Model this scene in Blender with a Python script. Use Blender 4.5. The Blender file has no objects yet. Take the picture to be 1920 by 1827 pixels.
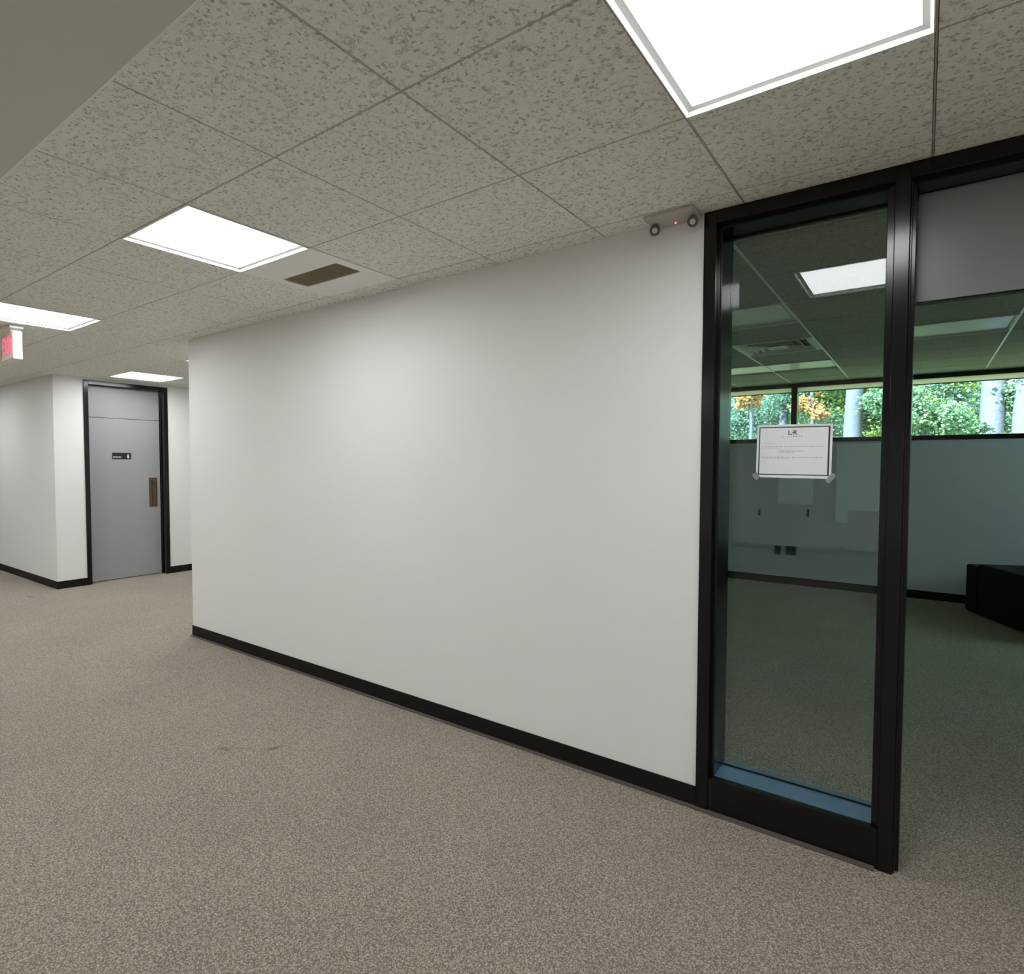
import bpy, bmesh, math, random
from mathutils import Vector, Matrix, noise

S = bpy.context.scene
COL = S.collection
random.seed(7)

# ------------------------------------------------------------------ camera
F_PX, YAW, PITCH, ROLL = 1109.983, 0.64111, -0.03826, 0.00147
CAM = Vector((0.0, -2.60736, 1.50448))
cy_, sy_ = math.cos(YAW), math.sin(YAW)
r0 = Vector((cy_, sy_, 0)); f0 = Vector((-sy_, cy_, 0)); u0 = Vector((0, 0, 1))
f1 = f0 * math.cos(PITCH) + u0 * math.sin(PITCH)
u1 = u0 * math.cos(PITCH) - f0 * math.sin(PITCH)
r2 = r0 * math.cos(ROLL) + u1 * math.sin(ROLL)
u2 = u1 * math.cos(ROLL) - r0 * math.sin(ROLL)
camd = bpy.data.cameras.new('camera')
camd.sensor_fit = 'HORIZONTAL'; camd.sensor_width = 36.0
camd.lens = F_PX * 36.0 / 1920.0
camd.shift_x = (960.0 - 902.95) / 1920.0
camd.clip_start = 0.02
cam = bpy.data.objects.new('camera', camd); COL.objects.link(cam)
m = Matrix((( r2.x, u2.x, -f1.x, CAM.x), (r2.y, u2.y, -f1.y, CAM.y), (r2.z, u2.z, -f1.z, CAM.z), (0, 0, 0, 1)))
cam.matrix_world = m
S.camera = cam

# ------------------------------------------------------------------ world, sun, exposure
S.view_settings.view_transform = 'Standard'
S.view_settings.look = 'None'
S.view_settings.exposure = 0.47
S.view_settings.gamma = 1.0
S.view_settings.use_curve_mapping = False
LAMP = 12.0           # radiance of the ceiling diffusers
SKY = 6.3
SUN = 25.0
w = bpy.data.worlds.new('sky'); S.world = w; w.use_nodes = True
wn = w.node_tree; wn.nodes.clear()
wo = wn.nodes.new('ShaderNodeOutputWorld'); wb = wn.nodes.new('ShaderNodeBackground')
wb.inputs['Color'].default_value = (0.74, 0.90, 1.0, 1); wb.inputs['Strength'].default_value = SKY
wn.links.new(wb.outputs[0], wo.inputs[0])
sd = bpy.data.lights.new('sun', 'SUN'); sd.energy = SUN; sd.angle = 0.03; sd.color = (1, 0.97, 0.90)
so = bpy.data.objects.new('sun', sd); COL.objects.link(so)
so.rotation_euler = (math.radians(42), 0, math.radians(-28))

# ------------------------------------------------------------------ materials
def nodes(name):
    mt = bpy.data.materials.new(name); mt.use_nodes = True
    nt = mt.node_tree; nt.nodes.clear()
    out = nt.nodes.new('ShaderNodeOutputMaterial')
    return mt, nt, out
def N(nt, t, **kw):
    n = nt.nodes.new(t)
    for k, v in kw.items():
        if k.startswith('i_'):
            n.inputs[k[2:].replace('_', ' ')].default_value = v
        else: setattr(n, k, v)
    return n
def rgba(c): return (c[0], c[1], c[2], 1)
def srgb(r, g, b):
    f = lambda c: (c / 255 / 12.92) if c / 255 <= 0.04045 else ((c / 255 + 0.055) / 1.055) ** 2.4
    return (f(r), f(g), f(b))
def paint(name, col, rough=0.5, metal=0.0, nscale=0, nstr=0.05, bump=0.0, spec=0.5, coat=0.0):
    mt, nt, out = nodes(name)
    p = N(nt, 'ShaderNodeBsdfPrincipled'); nt.links.new(p.outputs[0], out.inputs[0])
    p.inputs['Base Color'].default_value = rgba(col); p.inputs['Roughness'].default_value = rough
    p.inputs['Metallic'].default_value = metal; p.inputs['Specular IOR Level'].default_value = spec
    p.inputs['Coat Weight'].default_value = coat
    if nscale:
        tc = N(nt, 'ShaderNodeTexCoord'); no = N(nt, 'ShaderNodeTexNoise'); no.inputs['Scale'].default_value = nscale
        no.inputs['Detail'].default_value = 4
        nt.links.new(tc.outputs['Object'], no.inputs['Vector'])
        mx = N(nt, 'ShaderNodeMix', data_type='RGBA')
        mx.inputs['A'].default_value = rgba([c * (1 - nstr) for c in col]); mx.inputs['B'].default_value = rgba([min(1, c * (1 + nstr)) for c in col])
        nt.links.new(no.outputs['Fac'], mx.inputs['Factor']); nt.links.new(mx.outputs['Result'], p.inputs['Base Color'])
        if bump:
            b = N(nt, 'ShaderNodeBump'); b.inputs['Strength'].default_value = 0.4; b.inputs['Distance'].default_value = bump
            nt.links.new(no.outputs['Fac'], b.inputs['Height']); nt.links.new(b.outputs[0], p.inputs['Normal'])
    return mt
def emit(name, col, s):
    mt, nt, out = nodes(name)
    e = N(nt, 'ShaderNodeEmission'); e.inputs[0].default_value = rgba(col); e.inputs[1].default_value = s
    nt.links.new(e.outputs[0], out.inputs[0]); return mt
def clear_glass(name, tint=(1, 1, 1), rough=0.0, f0=0.04):
    mt, nt, out = nodes(name)
    geo = N(nt, 'ShaderNodeNewGeometry')
    dot = N(nt, 'ShaderNodeVectorMath', operation='DOT_PRODUCT')
    nt.links.new(geo.outputs['Incoming'], dot.inputs[0]); nt.links.new(geo.outputs['Normal'], dot.inputs[1])
    ab = N(nt, 'ShaderNodeMath', operation='ABSOLUTE'); nt.links.new(dot.outputs['Value'], ab.inputs[0])
    su = N(nt, 'ShaderNodeMath', operation='SUBTRACT'); su.inputs[0].default_value = 1; nt.links.new(ab.outputs[0], su.inputs[1])
    po = N(nt, 'ShaderNodeMath', operation='POWER'); nt.links.new(su.outputs[0], po.inputs[0]); po.inputs[1].default_value = 5
    ma = N(nt, 'ShaderNodeMath', operation='MULTIPLY_ADD'); nt.links.new(po.outputs[0], ma.inputs[0]); ma.inputs[1].default_value = 1 - f0; ma.inputs[2].default_value = f0
    tr = N(nt, 'ShaderNodeBsdfTransparent'); tr.inputs[0].default_value = rgba(tint)
    gl = N(nt, 'ShaderNodeBsdfGlossy'); gl.inputs['Roughness'].default_value = rough
    mx = N(nt, 'ShaderNodeMixShader'); nt.links.new(ma.outputs[0], mx.inputs[0]); nt.links.new(tr.outputs[0], mx.inputs[1]); nt.links.new(gl.outputs[0], mx.inputs[2])
    nt.links.new(mx.outputs[0], out.inputs[0]); return mt
def ramp(nt, src, stops):
    r = N(nt, 'ShaderNodeValToRGB'); el = r.color_ramp.elements
    while len(el) < len(stops): el.new(0.5)
    for e, (pos, c) in zip(el, stops): e.position = pos; e.color = rgba(c) if not isinstance(c, (int, float)) else (c, c, c, 1)
    nt.links.new(src, r.inputs[0]); return r.outputs['Color']
def mul(nt, a, b, kind='MULTIPLY'):
    n = N(nt, 'ShaderNodeMath', operation=kind)
    for i, v in enumerate((a, b)):
        if isinstance(v, (int, float)): n.inputs[i].default_value = v
        else: nt.links.new(v, n.inputs[i])
    return n.outputs[0]

def tile_material(name, base):
    mt, nt, out = nodes(name)
    p = N(nt, 'ShaderNodeBsdfPrincipled'); nt.links.new(p.outputs[0], out.inputs[0]); p.inputs['Roughness'].default_value = 0.95
    p.inputs['Specular IOR Level'].default_value = 0.1
    tc = N(nt, 'ShaderNodeTexCoord'); oi = N(nt, 'ShaderNodeObjectInfo')
    sc = N(nt, 'ShaderNodeVectorMath', operation='SCALE'); sc.inputs[0].default_value = (37, 53, 11); nt.links.new(oi.outputs['Random'], sc.inputs['Scale'])
    ad = N(nt, 'ShaderNodeVectorMath', operation='ADD'); nt.links.new(tc.outputs['Object'], ad.inputs[0]); nt.links.new(sc.outputs[0], ad.inputs[1])
    mp = N(nt, 'ShaderNodeMapping'); mp.inputs['Scale'].default_value = (1, 1.7, 1); nt.links.new(ad.outputs[0], mp.inputs[0])
    def noi(scale, detail, dist=0, vec=mp):
        n = N(nt, 'ShaderNodeTexNoise'); n.inputs['Scale'].default_value = scale; n.inputs['Detail'].default_value = detail
        n.inputs['Distortion'].default_value = dist; nt.links.new(vec.outputs[0], n.inputs['Vector']); return n.outputs['Fac']
    # fissures: short worm-like marks where a thin level band of one noise meets patches of another
    band = N(nt, 'ShaderNodeMath', operation='ABSOLUTE')
    nt.links.new(mul(nt, noi(52, 2, 1.2), 0.5, 'SUBTRACT'), band.inputs[0])
    line = ramp(nt, band.outputs[0], [(0.0, 1.0), (0.030, 0.5), (0.06, 0.0)])
    patch = ramp(nt, noi(42, 1, 0.0, ad), [(0.50, 0.0), (0.62, 1.0)])
    fis = mul(nt, line, patch)
    pits = ramp(nt, noi(130, 1), [(0.60, 0.0), (0.72, 1.0)])
    pit2 = ramp(nt, noi(75, 0, 0.4, ad), [(0.66, 0.0), (0.76, 0.9)])
    allp = mul(nt, mul(nt, fis, mul(nt, pits, 0.45), 'MAXIMUM'), pit2, 'MAXIMUM')
    grain = noi(220, 2)
    c0 = N(nt, 'ShaderNodeMix', data_type='RGBA'); c0.inputs['A'].default_value = rgba([c * 0.90 for c in base]); c0.inputs['B'].default_value = rgba([c * 1.08 for c in base])
    nt.links.new(grain, c0.inputs['Factor'])
    c1 = N(nt, 'ShaderNodeMix', data_type='RGBA'); nt.links.new(mul(nt, allp, 0.70), c1.inputs['Factor']); nt.links.new(c0.outputs['Result'], c1.inputs['A'])
    c1.inputs['B'].default_value = rgba([c * 0.32 for c in base])  # darker colour puts shade into the pits and fissures
    nt.links.new(c1.outputs['Result'], p.inputs['Base Color'])
    h = mul(nt, mul(nt, allp, -1.0), mul(nt, grain, 0.25), 'ADD')
    b = N(nt, 'ShaderNodeBump'); b.inputs['Strength'].default_value = 0.5; b.inputs['Distance'].default_value = 0.002
    nt.links.new(h, b.inputs['Height']); nt.links.new(b.outputs[0], p.inputs['Normal'])
    return mt

def carpet_material():
    mt, nt, out = nodes('loop_carpet')
    p = N(nt, 'ShaderNodeBsdfPrincipled'); nt.links.new(p.outputs[0], out.inputs[0]); p.inputs['Roughness'].default_value = 1.0
    p.inputs['Specular IOR Level'].default_value = 0.05; p.inputs['Sheen Weight'].default_value = 0.15; p.inputs['Sheen Roughness'].default_value = 0.6
    tc = N(nt, 'ShaderNodeTexCoord')
    def noi(scale, detail, dist=0, rough=0.5):
        n = N(nt, 'ShaderNodeTexNoise'); n.inputs['Scale'].default_value = scale; n.inputs['Detail'].default_value = detail; n.inputs['Roughness'].default_value = rough
        n.inputs['Distortion'].default_value = dist; nt.links.new(tc.outputs['Object'], n.inputs['Vector']); return n.outputs['Fac']
    vo = N(nt, 'ShaderNodeTexVoronoi'); vo.inputs['Scale'].default_value = 190; nt.links.new(tc.outputs['Object'], vo.inputs['Vector'])
    loops = ramp(nt, vo.outputs['Distance'], [(0.0, 1.0), (0.75, 0.0)])
    mot = noi(125, 3, 0.6, 0.65)
    f = mul(nt, mul(nt, mot, 0.68), mul(nt, loops, 0.34), 'ADD')
    dk, md, lt = srgb(120, 112, 99), srgb(172, 160, 145), srgb(208, 198, 182)
    col = ramp(nt, f, [(0.36, dk), (0.53, md), (0.70, lt)])
    big = ramp(nt, noi(1.3, 3), [(0.35, 0.94), (0.65, 1.03)])
    # two scuffs in front of the long wall and a smudge by the far corner
    geo = N(nt, 'ShaderNodeNewGeometry')
    dark = None
    for (x, y, ax, ay, rot, k) in ((-2.915, -0.955, 0.065, 0.020, 0.15, 0.38), (-2.72, -0.80, 0.060, 0.024, 1.15, 0.45), (-2.86, -0.90, 0.10, 0.03, 0.6, 0.12), (-8.05, -0.34, 0.10, 0.03, 0.2, 0.5)):
        mp = N(nt, 'ShaderNodeMapping', vector_type='TEXTURE'); mp.inputs['Location'].default_value = (x, y, 0); mp.inputs['Rotation'].default_value = (0, 0, rot)
        mp.inputs['Scale'].default_value = (ax, ay, 1); nt.links.new(geo.outputs['Position'], mp.inputs[0])
        ln = N(nt, 'ShaderNodeVectorMath', operation='LENGTH'); nt.links.new(mp.outputs[0], ln.inputs[0])
        v = mul(nt, ramp(nt, ln.outputs['Value'], [(0.3, 1.0), (1.0, 0.0)]), k)
        dark = v if dark is None else mul(nt, dark, v, 'MAXIMUM')
    keep = mul(nt, 1.0, dark, 'SUBTRACT')
    k2 = mul(nt, keep, big)
    mx = N(nt, 'ShaderNodeVectorMath', operation='SCALE'); nt.links.new(col, mx.inputs[0]); nt.links.new(k2, mx.inputs['Scale'])
    nt.links.new(mx.outputs[0], p.inputs['Base Color'])
    b = N(nt, 'ShaderNodeBump'); b.inputs['Strength'].default_value = 0.55; b.inputs['Distance'].default_value = 0.004
    nt.links.new(f, b.inputs['Height']); nt.links.new(b.outputs[0], p.inputs['Normal'])
    return mt

M = {}
M['carpet'] = carpet_material()
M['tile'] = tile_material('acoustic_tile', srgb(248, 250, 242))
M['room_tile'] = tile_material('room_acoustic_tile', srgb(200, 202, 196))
M['drywall'] = paint('drywall_ceiling', srgb(216, 216, 211), 0.9, nscale=220, nstr=0.03, bump=0.0006)
M['wall'] = paint('wall_paint', srgb(239, 240, 239), 0.55, nscale=160, nstr=0.012, bump=0.0005, spec=0.3)
M['trim_black'] = paint('black_frame_paint', (0.0035, 0.0035, 0.004), 0.18, nscale=40, nstr=0.1, spec=0.42)
M['base_black'] = paint('black_cove_base', (0.008, 0.008, 0.008), 0.55, nscale=60, nstr=0.1, spec=0.2)
M['toe'] = paint('cove_base_toe', srgb(92, 86, 82), 0.5, nscale=60, nstr=0.08)
M['plenum'] = paint('plenum_dark', (0.05, 0.05, 0.045), 0.9)
M['tee'] = paint('ceiling_tee', srgb(190, 188, 176), 0.5)
M['tee_room'] = paint('white_ceiling_tee', srgb(248, 250, 248), 0.30)
M['white_metal'] = paint('white_enamel', srgb(245, 245, 241), 0.4, nscale=30, nstr=0.02)
M['diffuser'] = emit('lit_diffuser', (0.975, 0.995, 1.0), LAMP)
M['dead_diffuser'] = paint('unlit_prismatic_diffuser', srgb(240, 246, 242), 0.30, nscale=150, nstr=0.02, bump=0.0002, spec=1.0)
M['glass'] = clear_glass('clear_pane', (0.93, 0.955, 0.95), 0.0, 0.033)
M['tint'] = clear_glass('green_tinted_pane', (0.86, 0.975, 0.955), 0.0, 0.04)
M['door_grey'] = paint('grey_door_paint', srgb(160, 162, 163), 0.38, nscale=12, nstr=0.02, spec=0.5)
M['transom_grey'] = paint('grey_transom_paint', srgb(120, 121, 121), 0.33, nscale=12, nstr=0.02, spec=0.5)
M['bronze'] = paint('aged_bronze', srgb(112, 96, 78), 0.35, metal=0.8, nscale=18, nstr=0.35)
M['brass'] = paint('worn_brass_edge', srgb(190, 160, 110), 0.3, metal=0.9)
M['sign_black'] = paint('black_plastic', (0.012, 0.013, 0.013), 0.4)
M['sign_white'] = paint('white_print', srgb(225, 228, 225), 0.5)
M['grille'] = paint('brown_grille', srgb(168, 156, 132), 0.7, nscale=200, nstr=0.2)
M['paper'] = paint('white_paper', srgb(248, 250, 254), 0.7, nscale=30, nstr=0.01)
M['ink'] = paint('dark_ink', srgb(62, 66, 74), 0.7)
M['ink_pale'] = paint('pale_ink', srgb(160, 166, 172), 0.7)
M['tape'] = clear_glass('clear_tape', (0.80, 0.84, 0.82), 0.35, 0.45)
M['red'] = emit('exit_red_letters', (0.85, 0.13, 0.20), 1.0)
M['exit_face'] = paint('exit_face_white', srgb(235, 205, 200), 0.4)
M['led'] = emit('red_indicator', (1.0, 0.25, 0.25), 1.2)
M['lamp_ring'] = paint('lamp_bezel', srgb(105, 96, 92), 0.5)
M['lamp_glass'] = paint('lamp_lens', srgb(235, 230, 226), 0.15, spec=0.8)
M['unit'] = paint('unit_casing', srgb(200, 196, 188), 0.6, nscale=40, nstr=0.02)
M['outlet'] = paint('grey_outlet_plate', srgb(96, 98, 94), 0.5)
M['pale_board'] = paint('pale_board', srgb(235, 240, 235), 0.6, nscale=20, nstr=0.02)
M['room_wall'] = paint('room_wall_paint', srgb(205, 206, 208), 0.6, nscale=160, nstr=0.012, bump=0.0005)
M['sofa'] = paint('black_leather', (0.004, 0.004, 0.004), 0.55, nscale=90, nstr=0.2, bump=0.0008, spec=0.2)
M['sill'] = paint('blue_reflection_sill', (0.17, 0.28, 0.45), 0.25, metal=0.5, nscale=8, nstr=0.1)  # blue base colour stands in for daylight reflected off the sill
M['rim'] = paint('grey_inner_rim', srgb(226, 227, 226), 0.5)
def shade_mat():
    mt, nt, out = nodes('cream_shade_cloth'); d = N(nt, 'ShaderNodeBsdfDiffuse'); t_ = N(nt, 'ShaderNodeBsdfTranslucent'); m2 = N(nt, 'ShaderNodeMixShader'); m2.inputs[0].default_value = 0.8
    for n_ in (d, t_): n_.inputs[0].default_value = (1.0, 0.92, 0.88, 1)
    nt.links.new(d.outputs[0], m2.inputs[1]); nt.links.new(t_.outputs[0], m2.inputs[2]); nt.links.new(m2.outputs[0], out.inputs[0]); return mt
M['shade'] = shade_mat(); M['hem'] = paint('dark_green_hem', srgb(50, 66, 48), 0.5)
M['added_eave'] = paint('added_eave_cream', srgb(245, 238, 205), 0.8, nscale=10, nstr=0.03)
M['ground'] = paint('woodland_floor', srgb(96, 104, 66), 0.95, nscale=1.2, nstr=0.4)
M['bark'] = paint('grey_bark', srgb(92, 94, 108), 0.9, nscale=14, nstr=0.35, bump=0.02)
def leaf_mat(name, a, b):
    mt, nt, out = nodes(name)
    geo = N(nt, 'ShaderNodeNewGeometry')
    mx = N(nt, 'ShaderNodeMix', data_type='RGBA'); mx.inputs['A'].default_value = rgba(a); mx.inputs['B'].default_value = rgba(b)
    nt.links.new(geo.outputs['Random Per Island'], mx.inputs['Factor'])
    d = N(nt, 'ShaderNodeBsdfDiffuse'); t = N(nt, 'ShaderNodeBsdfTranslucent'); m2 = N(nt, 'ShaderNodeMixShader'); m2.inputs[0].default_value = 0.45
    nt.links.new(mx.outputs['Result'], d.inputs[0]); nt.links.new(mx.outputs['Result'], t.inputs[0])
    nt.links.new(d.outputs[0], m2.inputs[1]); nt.links.new(t.outputs[0], m2.inputs[2]); nt.links.new(m2.outputs[0], out.inputs[0])
    return mt
M['leaf_green'] = leaf_mat('green_leaves', (0.11, 0.20, 0.13), (0.28, 0.40, 0.25))
M['leaf_teal'] = leaf_mat('blue_green_leaves', (0.11, 0.19, 0.16), (0.27, 0.39, 0.33))
M['leaf_yellow'] = leaf_mat('yellow_green_leaves', (0.20, 0.32, 0.09), (0.36, 0.46, 0.17))
M['leaf_orange'] = leaf_mat('orange_leaves', (0.50, 0.28, 0.11), (0.60, 0.42, 0.24))

# ------------------------------------------------------------------ mesh helpers
def box(bm, x0, x1, y0, y1, z0, z1, bev=0.0, mat=0):
    n0 = len(bm.faces)
    vs = [bm.verts.new((x, y, z)) for x in (x0, x1) for y in (y0, y1) for z in (z0, z1)]
    fs = [(0, 1, 3, 2), (4, 6, 7, 5), (0, 4, 5, 1), (2, 3, 7, 6), (0, 2, 6, 4), (1, 5, 7, 3)]
    faces = [bm.faces.new([vs[i] for i in f]) for f in fs]
    if bev:
        es = list({e for f in faces for e in f.edges})
        bmesh.ops.bevel(bm, geom=es, offset=bev, segments=2, affect='EDGES', profile=0.5)
    return faces
def cyl(bm, c, axis, r, h, seg=20, r2_=None, mtx=None):
    q = Vector((0, 0, 1)).rotation_difference(Vector(axis).normalized()).to_matrix().to_4x4()
    mt = Matrix.Translation(Vector(c)) @ q
    bmesh.ops.create_cone(bm, cap_ends=True, segments=seg, radius1=r, radius2=r if r2_ is None else r2_, depth=h, matrix=mt)
def ring(bm, c, axis, R, r, seg=24, rs=8):
    q = Vector((0, 0, 1)).rotation_difference(Vector(axis).normalized()).to_matrix()
    g = [[bm.verts.new(Vector(c) + q @ Vector(((R + r * math.cos(b)) * math.cos(a), (R + r * math.cos(b)) * math.sin(a), r * math.sin(b))))
          for b in [2 * math.pi * j / rs for j in range(rs)]] for a in [2 * math.pi * i / seg for i in range(seg)]]
    for i in range(seg):
        for j in range(rs):
            bm.faces.new((g[i][j], g[(i + 1) % seg][j], g[(i + 1) % seg][(j + 1) % rs], g[i][(j + 1) % rs]))
def obj(name, bm, mat, parent=None, smooth=False, loc=None):
    me = bpy.data.meshes.new(name)
    bmesh.ops.recalc_face_normals(bm, faces=bm.faces)
    bm.to_mesh(me); bm.free()
    for mm in (mat if isinstance(mat, list) else [mat]): me.materials.append(mm)
    if smooth:
        for p in me.polygons: p.use_smooth = True
    o = bpy.data.objects.new(name, me); COL.objects.link(o)
    if parent is not None: o.parent = parent
    if loc is not None: o.location = loc
    return o
def bobj(name, mat, boxes, parent=None, bev=0.0, loc=None):
    bm = bmesh.new()
    for b in boxes: box(bm, *b, bev=bev)
    return obj(name, bm, mat, parent, loc=loc)
def struct(o): o['kind'] = 'structure'; return o
def thing(name, label, cat, loc=(0, 0, 0), rz=0, group=None):
    o = bpy.data.objects.new(name, None); COL.objects.link(o); o.location = loc; o.rotation_euler = (0, 0, rz); o.empty_display_size = 0.1
    tag(o, label, cat, group); return o
def tag(o, label, cat, group=None):
    o['label'] = label; o['category'] = cat
    if group: o['group'] = group
    return o
def sempty(name, loc=(0, 0, 0)):
    o = bpy.data.objects.new(name, None); COL.objects.link(o); o.location = loc; o['kind'] = 'structure'; return o
def text(name, body, size, mat, parent, mtx, ext=0.0008, spacing=1.0):
    cu = bpy.data.curves.new(name, 'FONT'); cu.body = body; cu.size = size; cu.extrude = ext
    cu.align_x = 'CENTER'; cu.align_y = 'CENTER'; cu.space_character = spacing; cu.offset = size * 0.012
    cu.materials.append(mat)
    tmp = bpy.data.objects.new(name + '_curve', cu); me = bpy.data.meshes.new_from_object(tmp); bpy.data.objects.remove(tmp)
    me.materials.clear(); me.materials.append(mat)
    o = bpy.data.objects.new(name, me); COL.objects.link(o); o.parent = parent; o.matrix_local = mtx; return o

H = 2.567            # hall ceiling
RH = 2.512           # ceiling of the room behind the glass
T = 0.61             # tile module
WY = 5.65            # window wall of the room

# ------------------------------------------------------------------ floor
fl = bobj('floor', M['carpet'], [(-15, 4.2, -8.7, 6.2, -0.08, 0.0)]); struct(fl)

# ------------------------------------------------------------------ ceiling of the hall
slab = bobj('ceiling', M['plenum'], [(-15, 4.2, -8.7, 6.3, H + 0.20, H + 0.36)]); struct(slab)
dry = bobj('drywall_panel', M['drywall'], [(-15, 4.2, -8.6, -1.882, H - 0.004, H + 0.012)], slab)
bobj('edge_trim', M['white_metal'], [(-15, 4.2, -1.882, -1.874, H - 0.005, H + 0.004)], slab)
lamps_hall = [(-1, -2), (-5, -2), (-9, -2), (-13, -2), (-17, -2), (3, -2)]   # (column, row); cell x = col*T, y = y0+row*T
Y1 = -0.138
def cell(col, row): return col * T, Y1 + row * T
lamps_side = [(-13, 1), (-10, 1), (-12, 5)]
vent_cells = [(-5, -1)]
skip = set(lamps_hall + lamps_side + vent_cells)
tile_cache = {}
def put_tile(x0, x1, y0, y1, z, mat, parent, th=0.016, gap=0.004):
    k = (round(x1 - x0, 4), round(y1 - y0, 4), mat.name)
    if k not in tile_cache:
        bm = bmesh.new(); a, b = (x1 - x0) / 2 - gap, (y1 - y0) / 2 - gap
        box(bm, -a, a, -b, b, 0, th, bev=0.0012)
        o = obj('ceiling_tile', bm, mat, parent); tile_cache[k] = o
    else:
        o = tile_cache[k].copy(); COL.objects.link(o); o.parent = parent
    o.location = ((x0 + x1) / 2, (y0 + y1) / 2, z); return o
cols_tee_x, cols_tee_y = [], []
for col in range(-19, 4):
    for row in (-3, -2, -1, 0):
        if (col, row) in skip: continue
        x0, y0 = cell(col, row); x1, y1 = x0 + T, y0 + T
        if row == -3: y0 = -1.878
        if row == 0: y1 = 0.0 + 0.004
        if row == 0 and x0 < -5.12 and x1 > -8.28: y1 = y0 + T
        put_tile(x0, x1, y0, y1, H, M['tile'], slab)
for col in range(-14, -8):
    for row in range(1, 10):
        if (col, row) in skip: continue
        x0, y0 = cell(col, row); x1, y1 = x0 + T, y0 + T
        x0 = max(x0, -8.28 - 0.004); x1 = min(x1, -5.1 + 0.004)
        if x1 - x0 < 0.05: continue
        put_tile(x0, x1, y0, y1, H, M['tile'], slab)
bm = bmesh.new()
for col in range(-19, 5):
    x = col * T
    box(bm, x - 0.0022, x + 0.0022, -1.88, 0.0, H + 0.0012, H + 0.02)
    if -8.3 < x < -5.1: box(bm, x - 0.0022, x + 0.0022, 0.0, 5.9, H + 0.0012, H + 0.02)
for row in (-2, -1, 0):
    y = Y1 + row * T; box(bm, -12, 2.6, y - 0.0022, y + 0.0022, H + 0.0012, H + 0.02)
for row in range(1, 10):
    y = Y1 + row * T; box(bm, -8.28, -5.1, y - 0.0022, y + 0.0022, H + 0.0012, H + 0.02)
gr = obj('ceiling_grid', bm, M['tee'], slab)
bobj('soffit_board', M['plenum'], [(-15, 4.2, -1.9, 0.15, H + 0.021, H + 0.03), (-8.4, -5.0, 0.15, 6.0, H + 0.021, H + 0.03)], slab)

# ------------------------------------------------------------------ ceiling lights
def troffer(x0, y0, z, label, lit=True, wx=T, wy=T, group=None):
    t = thing('ceiling_light', label, 'ceiling light', (x0 + wx / 2, y0 + wy / 2, z), 0, group)
    a, b = wx / 2 - 0.003, wy / 2 - 0.003
    bm = bmesh.new()
    prof = [(0.0, 0.006), (0.0, -0.005), (0.003, -0.006), (0.0095, 0.003), (0.0095, 0.014)]      # (inset, height): flange whose inner slope faces the lens
    loops = []
    for (k, z_) in prof: loops.append([bm.verts.new((sx_ * (a - k), sy__ * (b - k), z_)) for sx_, sy__ in ((-1, -1), (1, -1), (1, 1), (-1, 1))])
    for p_, q_ in zip(loops, loops[1:]):
        for k in range(4): bm.faces.new((p_[k], p_[(k + 1) % 4], q_[(k + 1) % 4], q_[k]))
    obj('frame', bm, M['white_metal'], t)
    f, g = 0.0095, 0.026
    bm = bmesh.new(); loops = []
    for (k, z_) in ((f, 0.014), (f, 0.0045), (g, 0.0095), (g, 0.014)): loops.append([bm.verts.new((sx_ * (a - k), sy__ * (b - k), z_)) for sx_, sy__ in ((-1, -1), (1, -1), (1, 1), (-1, 1))])
    for p_, q_ in zip(loops, loops[1:]):
        for k in range(4): bm.faces.new((p_[k], p_[(k + 1) % 4], q_[(k + 1) % 4], q_[k]))
    obj('inner_rim', bm, M['rim'], t)
    bobj('diffuser', M['diffuser'] if lit else M['dead_diffuser'], [(-a + g, a - g, -b + g, b - g, 0.0098, 0.014)], t)
    return t
for c, lab in zip(lamps_hall, ['largest bright square ceiling light, above the black framed sidelight',
                               'bright square ceiling light beside the white vent panel over the long wall',
                               'bright square ceiling light at the left edge above the exit sign',
                               'ceiling light past the exit sign, outside the picture on the left',
                               'farthest hall ceiling light, outside the picture on the left',
                               'ceiling light behind the doorway header, outside the picture on the right']):
    x, y = cell(*c); troffer(x, y, H, lab)
for c, lab in zip(lamps_side, ['small bright ceiling light just above the far grey door frame',
                               'ceiling light peeping out as a sliver past the far end of the long wall',
                               'ceiling light deep in the side passage hidden behind the long wall']):
    x, y = cell(*c); troffer(x, y, H, lab)

# the hall opens up behind the camera; lights added unseen under its drywall brighten it
for k, (x, y) in enumerate([(x, y) for y in (-4.4, -6.9) for x in (0.61, 2.44, -3.05, -4.88, -6.71, -9.15, -11.59)]):
    troffer(x, y, H - 0.020, 'added square fill light behind the camera, outside the picture, %s in the %s row' % (('first', 'second', 'third', 'fourth', 'fifth', 'sixth', 'seventh')[k % 7], ('nearer', 'farther')[k // 7]), group='added lights behind the camera')

# ------------------------------------------------------------------ white panel with return grille
x, y = cell(-5, -1)
t = thing('air_return_panel', 'white metal ceiling panel with a brown rectangular grille next to a lit ceiling light', 'vent', (x + T / 2, y + T / 2, H))
hx0, hx1, hy0, hy1 = -2.985 - (x + T / 2), -2.512 - (x + T / 2), -0.530 - (y + T / 2), -0.355 - (y + T / 2)
a = T / 2 - 0.003
bobj('panel', M['white_metal'], [(-a, a, -a, hy0, -0.002, 0.010), (-a, a, hy1, a, -0.002, 0.010), (-a, hx0, hy0, hy1, -0.002, 0.010), (hx1, a, hy0, hy1, -0.002, 0.010)], t)
g = bobj('grille', M['grille'], [(hx0, hx1, hy0, hy1, 0.010, 0.016)], t)
for i in range(11):
    yy = hy0 + 0.008 + i * (hy1 - hy0 - 0.016) / 10
    bobj('slat', M['grille'], [(hx0 + 0.003, hx1 - 0.003, yy - 0.0015, yy + 0.0015, 0.000, 0.010)], g)

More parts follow.
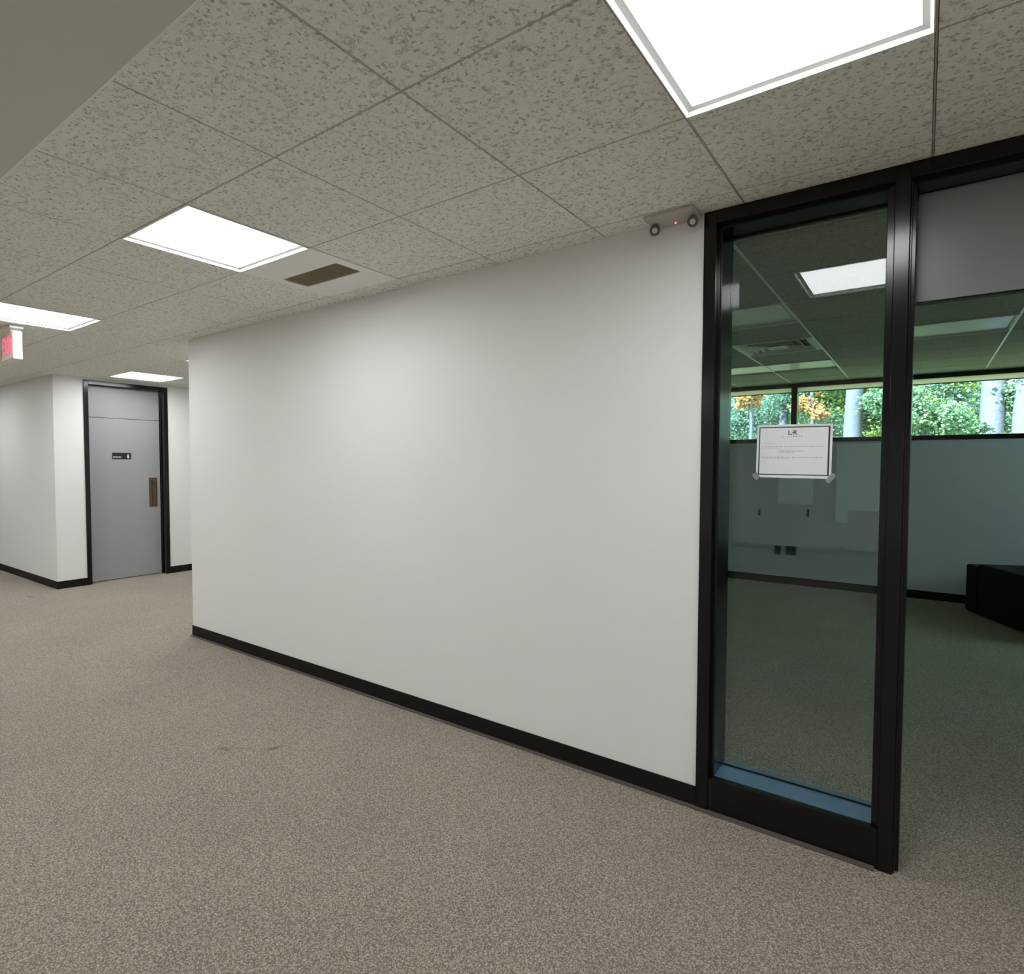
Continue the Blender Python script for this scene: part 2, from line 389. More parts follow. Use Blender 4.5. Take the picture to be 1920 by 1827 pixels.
# ------------------------------------------------------------------ walls
FT = 0.20      # depth of the frame wall
struct(bobj('wall_front', M['wall'], [(-5.10, -0.767, 0.0, FT, 0, H + 0.21), (0.98, 4.2, 0.0, FT, 0, H + 0.21), (-0.767, 0.98, 0.02, FT - 0.02, H - 0.004, H + 0.21)]))
struct(bobj('wall_passage', M['wall'], [(-5.10, -4.95, FT, 6.2, 0, H + 0.21)]))
struct(bobj('wall_left', M['wall'], [(-15, -8.28, 0.0, 0.14, 0, H + 0.21)]))
DY0, DY1, DZ = 0.368, 1.272, 2.488
struct(bobj('wall_far', M['wall'], [(-8.42, -8.28, 0.14, DY0 - 0.05, 0, H + 0.21), (-8.42, -8.28, DY1 + 0.05, 6.2, 0, H + 0.21), (-8.42, -8.28, DY0 - 0.05, DY1 + 0.05, DZ + 0.05, H + 0.21)]))
struct(bobj('wall_passage_end', M['wall'], [(-8.42, -4.95, 6.0, 6.2, 0, H + 0.21)]))
struct(bobj('wall_back', M['wall'], [(-15, 4.2, -8.7, -8.5, 0, H + 0.21)]))
struct(bobj('wall_right', M['wall'], [(4.0, 4.2, -8.5, FT, 0, H + 0.21)]))
struct(bobj('wall_end', M['wall'], [(-15.2, -15, -8.7, 6.2, 0, H + 0.21)]))
def baseboard(name, boxes, toes):
    o = bobj(name, M['base_black'], boxes, bev=0.002); struct(o)
    if toes: bobj('toe_strip', M['toe'], toes, o, bev=0.002)
    return o
baseboard('baseboard_front', [(-5.104, -0.768, -0.006, 0.002, 0.0, 0.092)], [(-5.10, -0.768, -0.026, -0.004, 0.0, 0.009)])
baseboard('baseboard_left', [(-15, -8.274, -0.006, 0.002, 0, 0.092)], [])
baseboard('baseboard_far', [(-8.282, -8.274, 0.0, DY0 - 0.052, 0, 0.092), (-8.282, -8.274, DY1 + 0.052, 6.0, 0, 0.092)], [])
baseboard('baseboard_passage', [(-5.106, -5.098, 0.0, 6.0, 0, 0.092)], [])
baseboard('baseboard_back', [(-15, 4.0, -8.502, -8.494, 0, 0.092)], [])

# ------------------------------------------------------------------ far grey door
d = sempty('door_1', (-8.28, 0.82, 0))
bx = -8.28
def rel(bs): return [(b[0] - bx, b[1] - bx, b[2] - 0.82, b[3] - 0.82, b[4], b[5]) for b in bs]
bobj('door_frame', M['trim_black'], rel([(-8.44, -8.268, DY0 - 0.052, DY0, 0, DZ + 0.05), (-8.44, -8.268, DY1, DY1 + 0.052, 0, DZ + 0.05), (-8.44, -8.268, DY0, DY1, DZ, DZ + 0.05),
     (-8.44, -8.405, DY0, DY0 + 0.012, 0, DZ), (-8.36, -8.345, DY1 - 0.012, DY1, 0, DZ), (-8.44, -8.426, DY0, DY1, 2.07, 2.11), (-8.44, -8.426, DY0, DY1, 0, 0.02), (-8.44, -8.426, DY1 - 0.03, DY1, 0, DZ), (-8.44, -8.426, DY0, DY1, DZ - 0.03, DZ)]), d, bev=0.002)  # rear strips are added backing that stops light leaking round the leaf
leaf = bobj('door_leaf', M['door_grey'], rel([(-8.425, -8.385, DY0 + 0.002, DY1 - 0.013, 0.008, 2.088)]), d, bev=0.0015)
bobj('transom_panel', M['door_grey'], rel([(-8.425, -8.385, DY0 + 0.002, DY1 - 0.013, 2.094, DZ - 0.002)]), d, bev=0.0015)
sx = -8.385 - bx
sp = bobj('sign_plate', M['sign_black'], rel([(-8.385, -8.381, 0.666, 0.895, 1.566, 1.648)]), leaf, bev=0.001)
sp['label'] = 'small black sign plate with white marks'
bobj('pull_plate', M['bronze'], rel([(-8.385, -8.380, 1.112, 1.214, 0.925, 1.318)]), leaf, bev=0.001)
leaf.children[-1]['label'] = 'bronze pull plate'
bobj('door_pull', M['bronze'], rel([(-8.380, -8.365, 1.150, 1.178, 0.96, 1.28)]), leaf, bev=0.004)
bobj('latch_edge', M['brass'], rel([(-8.386, -8.3795, 1.2145, 1.2185, 0.925, 1.318)]), leaf)
# pictogram and a short line of lettering on the plate
bm = bmesh.new()
def yb(y0, y1, z0, z1): box(bm, -8.3808 - bx, -8.3800 - bx, y0 - 0.82, y1 - 0.82, z0, z1)
yb(0.845, 0.868, 1.588, 1.618); yb(0.850, 0.863, 1.575, 1.588); yb(0.851, 0.862, 1.621, 1.632)
for i, wd in enumerate((0.012, 0.009, 0.011, 0.010, 0.008, 0.012, 0.010, 0.009)):
    yb(0.676 + i * 0.0125, 0.676 + i * 0.0125 + wd * 0.85, 1.584, 1.598)
obj('sign_marks', bm, M['sign_white'], d)

# ------------------------------------------------------------------ black framed sidelight
wdw = sempty('window_1', (-0.41, 0, 0))
def bw(name, boxes, mat=M['trim_black'], parent=wdw, bev=0.0015):
    return bobj(name, mat, [(b[0] + 0.41, b[1] + 0.41, *b[2:]) for b in boxes], parent, bev=bev)
GY = 0.165
bw('frame_jamb', [(-0.767, -0.716, -0.012, FT + 0.01, 0.0, H - 0.001), (-0.7165, -0.700, 0.022, FT, 0.10, H - 0.03)])
bw('frame_post', [(-0.104, -0.058, -0.012, FT + 0.01, 0, H - 0.001), (-0.127, -0.1035, 0.010, FT, 0.0, H - 0.03), (-0.0585, -0.040, 0.022, FT, 0, H - 0.03),
                  (-0.0585, -0.052, 0.004, 0.022, 0, H - 0.03)], bev=0.002)
bw('frame_header', [(-0.716, -0.104, -0.012, FT + 0.01, 2.512, H - 0.001), (-0.716, -0.104, 0.022, FT, 2.497, 2.515)])
bw('kick_panel', [(-0.716, -0.104, -0.008, 0.030, 0.0, 0.148), (-0.716, -0.104, 0.030, FT + 0.01, 0.0, 0.132)])
st = bw('sill_stop', [(-0.700, -0.112, -0.010, 0.018, 0.146, 0.153)], bev=0.002)
bw('sill', [(-0.7, -0.127, 0.036, FT + 0.006, 0.130, 0.148)], mat=M['sill'], bev=0.001)
tp = bw('toe_strip', [(-0.767, -0.112, -0.030, -0.006, 0.0, 0.010)], mat=M['toe'], bev=0.002)
bw('glazing_bead', [(-0.7, -0.127, GY - 0.008, GY - 0.001, 0.148, 0.153), (-0.7, -0.127, GY - 0.008, GY - 0.001, 2.490, 2.497)], bev=0)
bw('pane', [(-0.699, -0.128, GY, GY + 0.006, 0.149, 2.496)], mat=M['glass'], bev=0)

# ------------------------------------------------------------------ doorway on the right
dd = sempty('door_2', (0.45, 0, 0))
def bd(name, boxes, mat=M['trim_black'], bev=0.0015, parent=dd):
    return bobj(name, mat, [(b[0] - 0.45, b[1] - 0.45, *b[2:]) for b in boxes], parent, bev=bev)
bd('door_frame', [(0.93, 0.98, -0.012, FT + 0.01, 0, H - 0.001), (-0.058, 0.93, -0.012, FT + 0.01, 2.512, H - 0.001), (-0.040, 0.93, 0.022, FT, 2.497, 2.515), (0.915, 0.93, 0.022, FT, 0, 2.5)])
bd('transom_panel', [(-0.038, 0.914, 0.125, 0.165, 2.104, 2.496)], mat=M['transom_grey'])
bd('transom_stop', [(-0.038, 0.914, 0.128, 0.162, 2.097, 2.104)])
lf = bd('door_leaf', [(0.872, 0.912, 0.21, 1.09, 0.008, 2.09)], mat=M['door_grey'])
bd('pull_plate', [(0.867, 0.872, 0.97, 1.07, 0.925, 1.318)], mat=M['bronze'], parent=lf)

# ------------------------------------------------------------------ notice taped to the glass
nt_ = thing('notice', 'white sheet with a dark printed border taped to the glass sidelight', 'notice', (-0.440, GY - 0.0015, 1.561))
nt_.rotation_euler = (0, math.radians(0.7), 0)
pw, ph = 0.1415, 0.112
bobj('sheet', M['paper'], [(-pw, pw, -0.0004, 0.0006, -ph, ph)], nt_)
bw_, mg = 0.0042, 0.0085
bm = bmesh.new()
def ink(x0, x1, z0, z1): box(bm, x0, x1, -0.0008, -0.0004, z0, z1)
ink(-pw + mg, pw - mg, ph - mg - bw_, ph - mg); ink(-pw + mg, pw - mg, -ph + mg + 0.003, -ph + mg + 0.003 + bw_)
ink(-pw + mg, -pw + mg + bw_, -ph + mg + 0.003, ph - mg); ink(pw - mg - bw_ * 1.5, pw - mg, -ph + mg + 0.003, ph - mg)
obj('printed_border', bm, M['ink'], nt_)
RX = Matrix.Rotation(math.radians(90), 4, 'X')
text('printed_heading', 'L.\u00b7R', 0.026, M['ink'], nt_, Matrix.Translation((-0.004, -0.0006, 0.0775)) @ RX, 0.0002, 0.85)
def words(name, mat, rows):
    global bm
    bm = bmesh.new(); rnd = random.Random(name)
    for (x0, x1, z, hh) in rows:
        x_ = x0
        while x_ < x1 - 0.002:
            wd = min(rnd.uniform(0.005, 0.014), x1 - x_)
            n = max(1, int(wd / 0.0024))
            for q in range(n):
                hz = hh * rnd.choice((0.65, 0.65, 1.0))
                ink(x_ + q * 0.0024, x_ + q * 0.0024 + 0.0017, z, z + hz)
            x_ += wd + 0.0022
    o = obj(name, bm, mat, nt_); o['kind'] = 'stuff'; return o
words('heading_line', M['ink'], [(-0.002, 0.036, 0.0615, 0.0028)])
words('printed_lines', M['ink_pale'], [(-0.045, -0.006, 0.060, 0.002), (-0.122, -0.068, 0.033, 0.002), (-0.122, 0.112, 0.019, 0.0028), (-0.122, -0.045, 0.0135, 0.002), (-0.052, 0.042, 0.0, 0.0035), (-0.05, 0.010, -0.006, 0.0025),
      (-0.122, 0.115, -0.026, 0.0028), (-0.122, -0.012, -0.0315, 0.0022), (-0.122, -0.100, -0.0445, 0.002)])
def quad_prism(name, pts, y0, y1, mat, parent):
    b = bmesh.new(); lo = [b.verts.new((p[0], y0, p[1])) for p in pts]; hi = [b.verts.new((p[0], y1, p[1])) for p in pts]
    b.faces.new(lo); b.faces.new(hi[::-1])
    for i in range(len(pts)): b.faces.new((lo[i], hi[i], hi[(i + 1) % len(pts)], lo[(i + 1) % len(pts)]))
    return obj(name, b, mat, parent)
quad_prism('tape', [(-pw - 0.016, -ph + 0.011), (-pw + 0.004, -ph + 0.022), (-pw + 0.016, -ph + 0.002), (-pw + 0.006, -ph - 0.012), (-pw - 0.004, -ph - 0.010)], -0.0010, -0.0005, M['tape'], nt_)
quad_prism('tape', [(pw - 0.022, -ph - 0.008), (pw - 0.006, -ph + 0.014), (pw + 0.004, -ph + 0.026), (pw + 0.019, -ph + 0.013), (pw - 0.008, -ph - 0.020)], -0.0010, -0.0005, M['tape'], nt_)

# ------------------------------------------------------------------ emergency light by the frame
e = thing('emergency_light', 'small pale box with two round lamps where wall, ceiling and black frame meet', 'emergency light', (-0.885, -0.062, H))
bm = bmesh.new(); box(bm, -0.103, 0.105, -0.066, 0.060, -0.019, -0.001, bev=0.004); obj('casing', bm, M['unit'], e)
for dx, dyy in ((-0.077, 0.002), (0.085, 0.002)):
    c = Vector((dx, dyy, -0.044)); ax = Vector((0.24, -0.84, -0.45)).normalized()
    bm = bmesh.new(); cyl(bm, c - ax * 0.006, ax, 0.0205, 0.022, 20); ring(bm, c + ax * 0.005, ax, 0.0165, 0.0058)
    hd = obj('lamp_head', bm, M['lamp_ring'], e, smooth=True)
    bm = bmesh.new(); cyl(bm, c + ax * 0.0065, ax, 0.0115, 0.002, 20); obj('lens', bm, M['lamp_glass'], hd)
bm = bmesh.new(); cyl(bm, (0.004, 0.030, -0.022), (0, -0.5, -1), 0.0035, 0.007, 12); obj('indicator', bm, M['led'], e)

# ------------------------------------------------------------------ exit sign
t = thing('exit_sign', 'white exit sign with red letters hanging from the ceiling at the left edge', 'exit sign', (-5.71, -1.072, H))
bobj('canopy', M['white_metal'], [(-0.11, 0.125, -0.045, 0.045, -0.026, -0.001)], t, bev=0.004)
bobj('housing', M['white_metal'], [(-0.145, 0.145, -0.026, 0.028, -0.262, -0.050)], t, bev=0.003)
bobj('stem', M['white_metal'], [(-0.03, 0.03, -0.015, 0.015, -0.052, -0.024)], t)
bobj('face', M['exit_face'], [(-0.137, 0.137, -0.029, -0.025, -0.255, -0.057)], t)
text('letters', 'EXIT', 0.182, M['red'], t, Matrix.Translation((0.0, -0.0298, -0.158)) @ Matrix.Rotation(math.radians(90), 4, 'X') @ Matrix.Scale(0.62, 4, (1, 0, 0)), 0.0008)

# ------------------------------------------------------------------ room behind the glass
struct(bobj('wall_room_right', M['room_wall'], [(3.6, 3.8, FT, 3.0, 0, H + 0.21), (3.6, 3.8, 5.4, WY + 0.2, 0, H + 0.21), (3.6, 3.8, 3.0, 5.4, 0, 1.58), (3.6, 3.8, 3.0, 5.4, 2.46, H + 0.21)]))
w3 = sempty('window_added', (3.7, 4.2, 1.58))  # unseen side opening, added to bring more daylight into the room
bobj('window_frame', M['trim_black'], [(-0.04, 0.04, -1.2, 1.2, 0, 0.05), (-0.04, 0.04, -1.2, 1.2, 0.83, 0.88), (-0.04, 0.04, -1.2, -1.15, 0.05, 0.83), (-0.04, 0.04, 1.15, 1.2, 0.05, 0.83)], w3)
bobj('pane', M['tint'], [(-0.003, 0.003, -1.15, 1.15, 0.05, 0.83)], w3)
WZ0, WZ1 = 1.782, RH
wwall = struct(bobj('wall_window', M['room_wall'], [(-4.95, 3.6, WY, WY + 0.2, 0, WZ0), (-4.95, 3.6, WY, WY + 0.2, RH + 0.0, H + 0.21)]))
baseboard('baseboard_room', [(-4.95, 3.6, WY - 0.008, WY + 0.002, 0, 0.092)], [])
c2 = struct(bobj('ceiling.001', M['plenum'], [(-4.95, 3.6, FT, WY, RH + 0.030, RH + 0.05)]))
RX0, RY0 = -0.725, 1.505
def rcell(i, j): return RX0 + i * T, RY0 + j * T
room_lights = {(-2, 0): (2, 'unlit wide ceiling panel light nearest the glass, seen at the left of the pane'),
               (-2, 4): (2, 'unlit green-tinged wide ceiling light closest to the room windows'),
               (1, 2): (1, 'unlit pale green ceiling light seen through the open doorway')}
rskip = {(-2, 0), (-1, 0), (-2, 4), (-1, 4), (1, 2), (-1, 2)}
for i in range(-6, 7):
    for j in range(-3, 7):
        if (i, j) in rskip: continue
        x0, y0 = rcell(i, j); x1, y1 = x0 + T, y0 + T
        y0 = max(y0, FT); y1 = min(y1, WY)
        if y1 - y0 < 0.05: continue
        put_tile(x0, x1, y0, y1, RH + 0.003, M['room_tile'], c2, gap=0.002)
bm = bmesh.new()
for i in range(-6, 8):
    x = RX0 + i * T; box(bm, x - 0.0065, x + 0.0065, FT, WY, RH + 0.0, RH + 0.02)
obj('ceiling_grid', bm, M['tee_room'], c2)
bm = bmesh.new()
for j in range(-2, 7):
    y = RY0 + j * T; box(bm, -4.9, 3.55, y - 0.003, y + 0.003, RH + 0.0015, RH + 0.02)
obj('ceiling_grid', bm, M['room_tile'], c2)
for (i, j), (n, lab) in room_lights.items():
    x, y = rcell(i, j); troffer(x, y, RH, lab, lit=False, wx=T * n)
# square four-way diffuser
x, y = rcell(-1, 2)
t = thing('air_diffuser', 'square four-way louvred air diffuser in the ceiling behind the glass', 'air vent', (x + T / 2, y + T / 2, RH))
def sq(b, o_, i_, z0, z1): # bevelled square ring
    lo = [(-o_, -o_), (o_, -o_), (o_, o_), (-o_, o_)]; hi = [(-i_, -i_), (i_, -i_), (i_, i_), (-i_, i_)]
    th = 0.003
    L = [b.verts.new((p[0], p[1], z0)) for p in lo]; U = [b.verts.new((p[0], p[1], z1)) for p in hi]
    L2 = [b.verts.new((p[0], p[1], z0 + th)) for p in lo]; U2 = [b.verts.new((p[0], p[1], z1 + th)) for p in hi]
    for k in range(4):
        k2 = (k + 1) % 4
        b.faces.new((L[k], L[k2], U[k2], U[k])); b.faces.new((L2[k2], L2[k], U2[k], U2[k2]))
        b.faces.new((L[k2], L[k], L2[k], L2[k2])); b.faces.new((U[k], U[k2], U2[k2], U2[k]))
a = T / 2 - 0.003
bm = bmesh.new(); sq(bm, a, a - 0.04, -0.002, 0.0); obj('frame', bm, M['white_metal'], t)
for k, (o_, i_) in enumerate(((0.262, 0.228), (0.198, 0.166), (0.136, 0.108))):
    bm = bmesh.new(); sq(bm, o_, i_, -0.004, 0.026); obj('louvre', bm, M['white_metal'], t)
bobj('centre_plate', M['white_metal'], [(-0.075, 0.075, -0.075, 0.075, -0.004, 0.0)], t)
bobj('duct_throat', M['sign_black'], [(-0.27, 0.27, -0.27, 0.27, 0.0295, 0.0300)], t)

# strip windows
wn2 = sempty('window_2', (0, WY, 0))
mull = [-4.95, -3.16, -1.31, 0.60 + 0.62, 3.07, 3.6]
bm = bmesh.new()
fr = bobj('window_frame', M['trim_black'], [(-4.95, 3.6, -0.012, 0.10, WZ0, WZ0 + 0.052), (-4.95, 3.6, -0.012, 0.10, 2.462, RH - 0.001)], wn2, bev=0.002)
for x in (-3.16, -1.31, 1.22, 3.05):
    bobj('mullion', M['trim_black'], [(x - 0.033, x + 0.033, -0.010, 0.10, WZ0 + 0.052, 2.462)], wn2, bev=0.002)
for a_, b_ in ((-4.95, -3.16), (-3.16, -1.31), (-1.31, 1.22), (1.22, 3.05)):
    bobj('pane', M['tint'], [(a_ + 0.034, b_ - 0.034, 0.05, 0.056, WZ0 + 0.05, 2.464)], wn2)
    bobj('roller_shade', M['shade'], [(a_ + 0.034, b_ - 0.034, 0.036, 0.0375, 2.412, 2.463)], wn2)
    bobj('hem_bar', M['hem'], [(a_ + 0.034, b_ - 0.034, 0.033, 0.040, 2.400, 2.411)], wn2)

# boards and wall plates on the window wall
tag(bobj('pale_board', M['pale_board'], [(-1.468, -1.081, WY - 0.007, WY - 0.001, 1.014, 1.60)], bev=0.001), 'pale board on the room wall directly below the taped notice', 'board')
pb = thing('pale_board', 'larger stepped pale board on the room wall beside the black post', 'board', (-0.55, WY - 0.001, 1.3))
bobj('board', M['pale_board'], [(-0.29, 0.27, -0.006, 0, -0.337, 0.46)], pb, bev=0.001)
bobj('board_tongue', M['pale_board'], [(-0.29, -0.163, -0.006, 0, -0.487, -0.3375)], pb, bev=0.001)
def outlet(x0, x1, z0, z1, label, gang):
    t = thing('wall_outlet', label, 'outlet', ((x0 + x1) / 2, WY, (z0 + z1) / 2))
    wx, wz = (x1 - x0) / 2, (z1 - z0) / 2
    bobj('cover_plate', M['outlet'], [(-wx, wx, -0.006, 0, -wz, wz)], t, bev=0.0015)
    for k in range(gang):
        cx = (k - (gang - 1) / 2) * 0.046
        for cz in (-0.022, 0.022): bobj('socket', M['sign_black'], [(cx - 0.012, cx + 0.012, -0.0075, -0.0055, cz - 0.012, cz + 0.012)], t, bev=0.0007)
outlet(-1.499, -1.425, 0.365, 0.480, 'small single grey outlet plate low on the wall seen through the glass', 1)
outlet(-1.372, -1.252, 0.370, 0.484, 'wide double grey outlet plate low on the wall seen through the glass', 2)
for x, z0, z1, lb in ((-1.686, 0.853, 0.935, 'left'), (-1.131, 0.862, 0.954, 'right')):
    t = thing('wall_bracket', 'short black upright wall bracket below the notice, the %s one of two' % lb, 'bracket', (x, WY, (z0 + z1) / 2), group='black brackets on the room wall')
    hz = (z1 - z0) / 2
    bobj('back_strip', M['sign_black'], [(-0.011, 0.011, -0.004, 0, -hz, hz)], t, bev=0.001)
    bobj('hook', M['sign_black'], [(-0.004, 0.004, -0.022, -0.004, -hz, -hz + 0.03)], t, bev=0.001)

# black armchair in the room, turned, at the right edge
ang = math.atan2(4.87 - 5.70, 0.79 - 0.39)
s = thing('armchair', 'black upholstered low armchair against the window wall at the right edge', 'armchair', (0.372, 5.24, 0), 0)
s.rotation_euler = (0, 0, ang)
LL = 1.35; WW = 0.80      # local x runs along the visible side, y to the back (hidden) side
def sb(name, bs, bev): return bobj(name, M['sofa'], bs, s, bev=bev)
sb('armrest', [(0.0, 0.20, 0.0, WW, 0.012, 0.49)], 0.02)
sb('armrest', [(LL - 0.20, LL, 0.0, WW, 0.06, 0.49)], 0.02)
sb('backrest', [(0.20, LL - 0.20, 0.0, 0.20, 0.012, 0.52)], 0.02)
sb('seat', [(0.20, LL - 0.20, 0.20, WW, 0.10, 0.36)], 0.02)
sb('seat_cushion', [(0.21, LL - 0.21, 0.20, WW - 0.01, 0.36, 0.44)], 0.02)
for lx, ly in ((0.05, 0.05), (LL - 0.10, 0.05), (0.05, WW - 0.1), (LL - 0.10, WW - 0.1)):
    sb('leg', [(lx, lx + 0.05, ly, ly + 0.05, 0.0, 0.07)], 0.004)

# ------------------------------------------------------------------ outdoors
struct(bobj('trim_added_eave', M['added_eave'], [(-6, 5, WY + 0.2, WY + 1.25, 2.70, 2.84)]))  # unseen overhang, added deep to keep sky light off the room floor
bm = bmesh.new()
gx, gy = 26, 26
vv = {}
for i in range(gx + 1):
    for j in range(gy + 1):
        x = -45 + 90 * i / gx; y = -16 + 66 * j / gy
        z = -0.3 + max(0, y - 9) * 0.10 + max(0, y - 24) * 0.25 + 0.3 * noise.noise(Vector((x * 0.2, y * 0.2, 1)))
        vv[i, j] = bm.verts.new((x, y, z))
for i in range(gx):
    for j in range(gy): bm.faces.new((vv[i, j], vv[i + 1, j], vv[i + 1, j + 1], vv[i, j + 1]))
gnd = obj('ground', bm, M['ground']); gnd['kind'] = 'structure'
def gz(x, y): return -0.3 + max(0, y - 9) * 0.10 + max(0, y - 24) * 0.25 + 0.3 * noise.noise(Vector((x * 0.2, y * 0.2, 1)))

def limb(bm, p0, p1, r0_, r1_, seg=8, wob=0.0, n=5):
    p0, p1 = Vector(p0), Vector(p1); d_ = (p1 - p0).normalized()
    q = Vector((0, 0, 1)).rotation_difference(d_).to_matrix(); rings = []
    for k in range(n + 1):
        f_ = k / n; c = p0.lerp(p1, f_) + Vector((noise.noise(Vector((p0.x, p0.y, f_ * 3))), noise.noise(Vector((p0.y, p0.x, f_ * 3 + 9))), 0)) * wob * math.sin(f_ * math.pi)
        r_ = r0_ + (r1_ - r0_) * f_
        rings.append([bm.verts.new(c + q @ Vector((math.cos(a) * r_, math.sin(a) * r_, 0))) for a in [2 * math.pi * i / seg for i in range(seg)]])
    for k in range(n):
        for i in range(seg): bm.faces.new((rings[k][i], rings[k][(i + 1) % seg], rings[k + 1][(i + 1) % seg], rings[k + 1][i]))
def leaves(n, centre, rad, size, rnd, zsq=1.0, clumps=9):
    cs = [(Vector((rnd.gauss(0, 0.45), rnd.gauss(0, 0.45), rnd.gauss(0, 0.42)))) for _ in range(clumps)]
    V, Fc = [], []
    for _ in range(n):
        c = rnd.choice(cs) + Vector((rnd.gauss(0, 0.20), rnd.gauss(0, 0.20), rnd.gauss(0, 0.18)))
        p = Vector(centre) + Vector((c.x * rad[0], c.y * rad[1], c.z * rad[2]))
        a = Vector((rnd.gauss(0, 1), rnd.gauss(0, 1), rnd.gauss(0, 0.5))).normalized(); b = a.cross(Vector((rnd.gauss(0, 1), rnd.gauss(0, 1), rnd.gauss(0, 1)))).normalized()
        l = size * rnd.uniform(0.6, 1.4); wd = l * 0.38; nn = a.cross(b) * l * 0.12
        k = len(V)
        V += [p - a * l * 0.5, p + b * wd + nn, p + a * l * 0.5, p - b * wd + nn]
        Fc += [(k, k + 1, k + 2), (k, k + 2, k + 3)]
    return V, Fc
def tree(name, label, x, y, h, tr, crowns, mat, seed, leaf=0.11, lean=0.0, group=None):
    rnd = random.Random(seed); z0 = gz(x, y) - 0.1
    t = thing(name, label, 'tree', (x, y, z0), group=group)
    bm = bmesh.new(); limb(bm, (0, 0, 0), (lean * h, 0, h * 0.95), tr, tr * 0.35, 10, 0.3, 9)
    for k in range(5):
        zz = h * rnd.uniform(0.55, 0.85); aa = rnd.uniform(0, 6.28); ln = rnd.uniform(0.7, 1.9)
        limb(bm, (lean * zz, 0, zz), (lean * zz + math.cos(aa) * ln, math.sin(aa) * ln, zz + rnd.uniform(0.1, 0.9)), tr * 0.07, tr * 0.02, 6, 0.2, 4)
    obj('trunk', bm, M['bark'], t, smooth=True)
    V, Fc = [], []
    for (cx, cy, cz, rx, ry, rz, n) in crowns:
        v, f = leaves(n, (cx, cy, cz - z0), (rx, ry, rz), leaf, rnd); k = len(V)
        V += v; Fc += [tuple(i + k for i in q) for q in f]
    me = bpy.data.meshes.new('foliage'); me.from_pydata([tuple(v) for v in V], [], Fc); me.materials.append(mat)
    o = bpy.data.objects.new('foliage', me); COL.objects.link(o); o.parent = t; o['kind'] = 'stuff'
    return t
def px_at(u, y, v=770):        # ground-plan x of a tree planted at distance y that shows at column u of the photograph
    a, b = (u - 902.95) / F_PX, (913 - v) / F_PX
    d_ = f1 + r2 * a + u2 * b; k = (y - CAM.y) / d_.y
    return CAM.x + d_.x * k
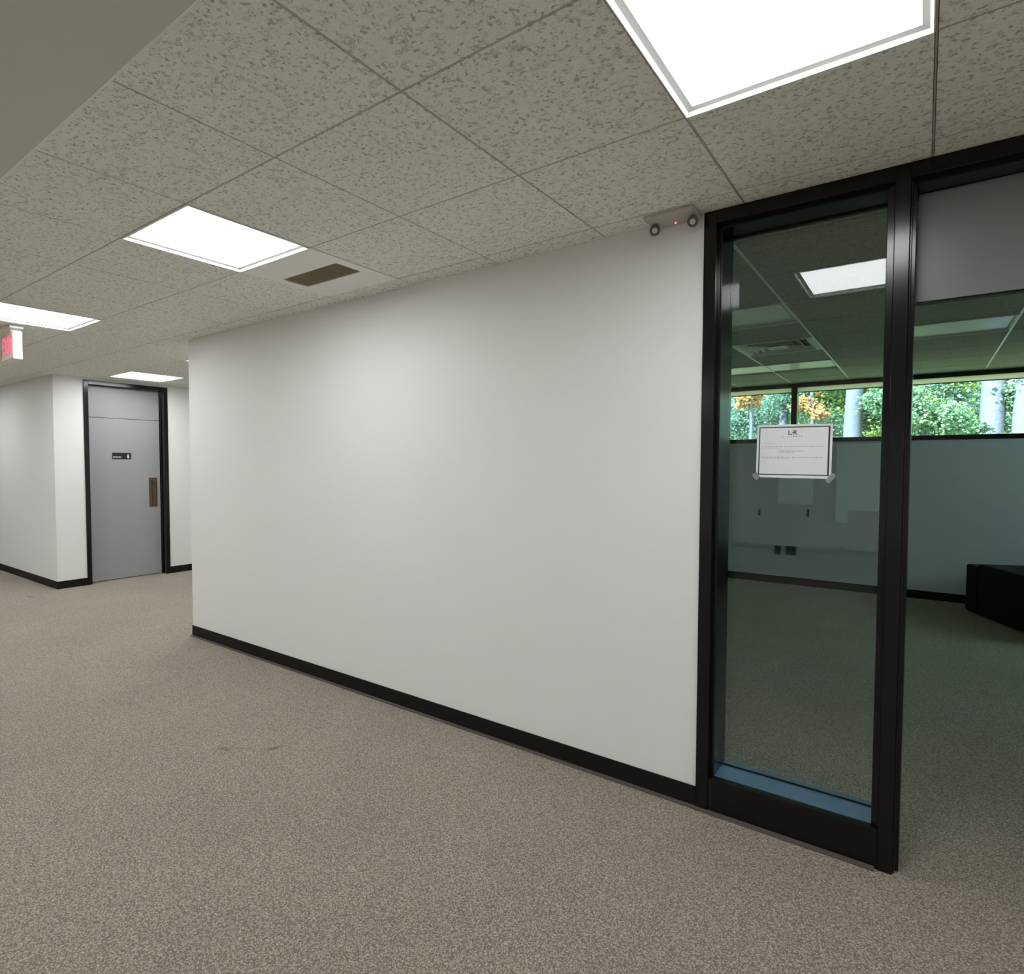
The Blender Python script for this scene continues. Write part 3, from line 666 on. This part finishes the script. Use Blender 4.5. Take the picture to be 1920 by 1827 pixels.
spec = [
 # name, label, column, y, height, trunk, foliage material, crown list (dx, z, rx, rz, n), leaf
 ('broadleaf_tree', 'thick pale grey trunk with light green leaves, middle of the windows left of the post', 1600, 11.5, 8, 0.20, 'leaf_green', [(0.9, 2.6, 0.6, 0.6, 2600), (0.3, 5.4, 2.5, 1.4, 2500)], 0.10),
 ('broadleaf_tree', 'yellow-green leafy tree just right of the window mullion', 1556, 13.5, 7, 0.10, 'leaf_yellow', [(0.0, 2.7, 1.0, 1.2, 6000), (0, 5, 1.8, 1.2, 2500)], 0.10),
 ('maple_tree', 'small tree with orange leaves at the top of the left window', 1408, 11.6, 6, 0.05, 'leaf_orange', [(0.0, 2.95, 0.30, 0.26, 650), (0, 4.9, 0.9, 0.6, 900)], 0.10),
 ('maple_tree', 'orange-tinged tree right beside the window mullion', 1522, 11.9, 6, 0.05, 'leaf_orange', [(0.0, 2.75, 0.32, 0.30, 650), (0.1, 4.9, 0.9, 0.6, 900)], 0.10),
 ('broadleaf_tree', 'slim tree with blue-green leaves at the far left of the windows', 1388, 15.5, 8, 0.08, 'leaf_teal', [(0.3, 2.6, 1.6, 1.4, 6500), (0, 5, 2.0, 1.4, 2500)], 0.11),
 ('broadleaf_tree', 'tree with blue-green leaves and grey trunk just left of the window mullion', 1470, 13.0, 8, 0.13, 'leaf_teal', [(-0.6, 2.5, 1.0, 1.0, 4200), (0, 5, 2.0, 1.4, 2500)], 0.10),
 ('broadleaf_tree', 'leafy mid green tree hard against the left side of the post', 1640, 14.0, 8, 0.11, 'leaf_green', [(0.2, 2.6, 1.2, 1.2, 6000), (0, 5, 2.0, 1.4, 2500)], 0.10),
 ('broadleaf_tree', 'yellow-green tree just right of the post', 1735, 12.5, 7, 0.08, 'leaf_yellow', [(0.0, 2.7, 0.8, 0.7, 3800), (0, 5, 1.8, 1.2, 2200)], 0.09),
 ('broadleaf_tree', 'dense blue-green tree in the middle of the doorway window', 1800, 13.5, 8, 0.10, 'leaf_teal', [(0.0, 2.7, 1.1, 1.0, 6000), (0, 5, 2.0, 1.4, 2500)], 0.10),
 ('broadleaf_tree', 'broad grey trunk half hidden by leaves, right part of the doorway window', 1862, 11.8, 9, 0.23, 'leaf_green', [(0.55, 2.9, 0.55, 0.55, 2000), (-0.5, 2.3, 0.5, 0.35, 900), (0, 5.4, 2.3, 1.4, 2200)], 0.10),
 ('broadleaf_tree', 'pale bluish trunk at the very right edge of the doorway window', 1918, 11.5, 9, 0.16, 'leaf_green', [(0.3, 5.6, 2.0, 1.2, 2500)], 0.10),
]
for k, (nm, lb, u, y, h, tr, mt_, cr, lf_) in enumerate(spec):
    x = px_at(u, y)
    tree(nm, lb, x, y, h, tr, [(c[0], 0, c[1], c[2], c[2] * 0.8, c[3], int(c[4] * 1.8)) for c in cr], M[mt_], 100 + k, lf_ * 0.68)
# woodland further back: one mass nobody could count
rnd = random.Random(5); VW, FW, MW = [], [], []
wm = ['leaf_green', 'leaf_teal', 'leaf_yellow']
for k in range(14):
    x = -17 + k * 2.1 + rnd.uniform(-0.4, 0.4); y = 20 + rnd.uniform(-1.5, 2.5); mi = rnd.choice((0, 1, 1, 2))
    for (cz, rx, ry, rz, n) in ((gz(x, y) + 2.2, 2.2, 1.5, 2.0, 3600), (gz(x, y) + 5.5, 2.6, 1.8, 2.4, 2600)):
        v, f = leaves(n, (x, y, cz), (rx, ry, rz), 0.17, rnd); q = len(VW); VW += v; FW += [tuple(i + q for i in t_) for t_ in f]; MW += [mi] * len(f)
me = bpy.data.meshes.new('woodland'); me.from_pydata([tuple(v) for v in VW], [], FW)
for n_ in wm: me.materials.append(M[n_])
me.polygons.foreach_set('material_index', MW)
wl = bpy.data.objects.new('woodland', me); COL.objects.link(wl)
tag(wl, 'dense sunlit green woodland filling the view behind the nearer trees', 'woodland'); wl['kind'] = 'stuff'
bm = bmesh.new(); rnd = random.Random(8)
for k in range(16):
    x = -17 + k * 1.9 + rnd.uniform(-0.5, 0.5); y = 19 + rnd.uniform(-1.5, 2)
    limb(bm, (x, y, gz(x, y) - 0.2), (x + rnd.uniform(-0.4, 0.4), y, gz(x, y) + 9), 0.15, 0.06, 8, 0.3, 6)
tk = obj('trunks', bm, M['bark'], wl, smooth=True); tk['kind'] = 'stuff'
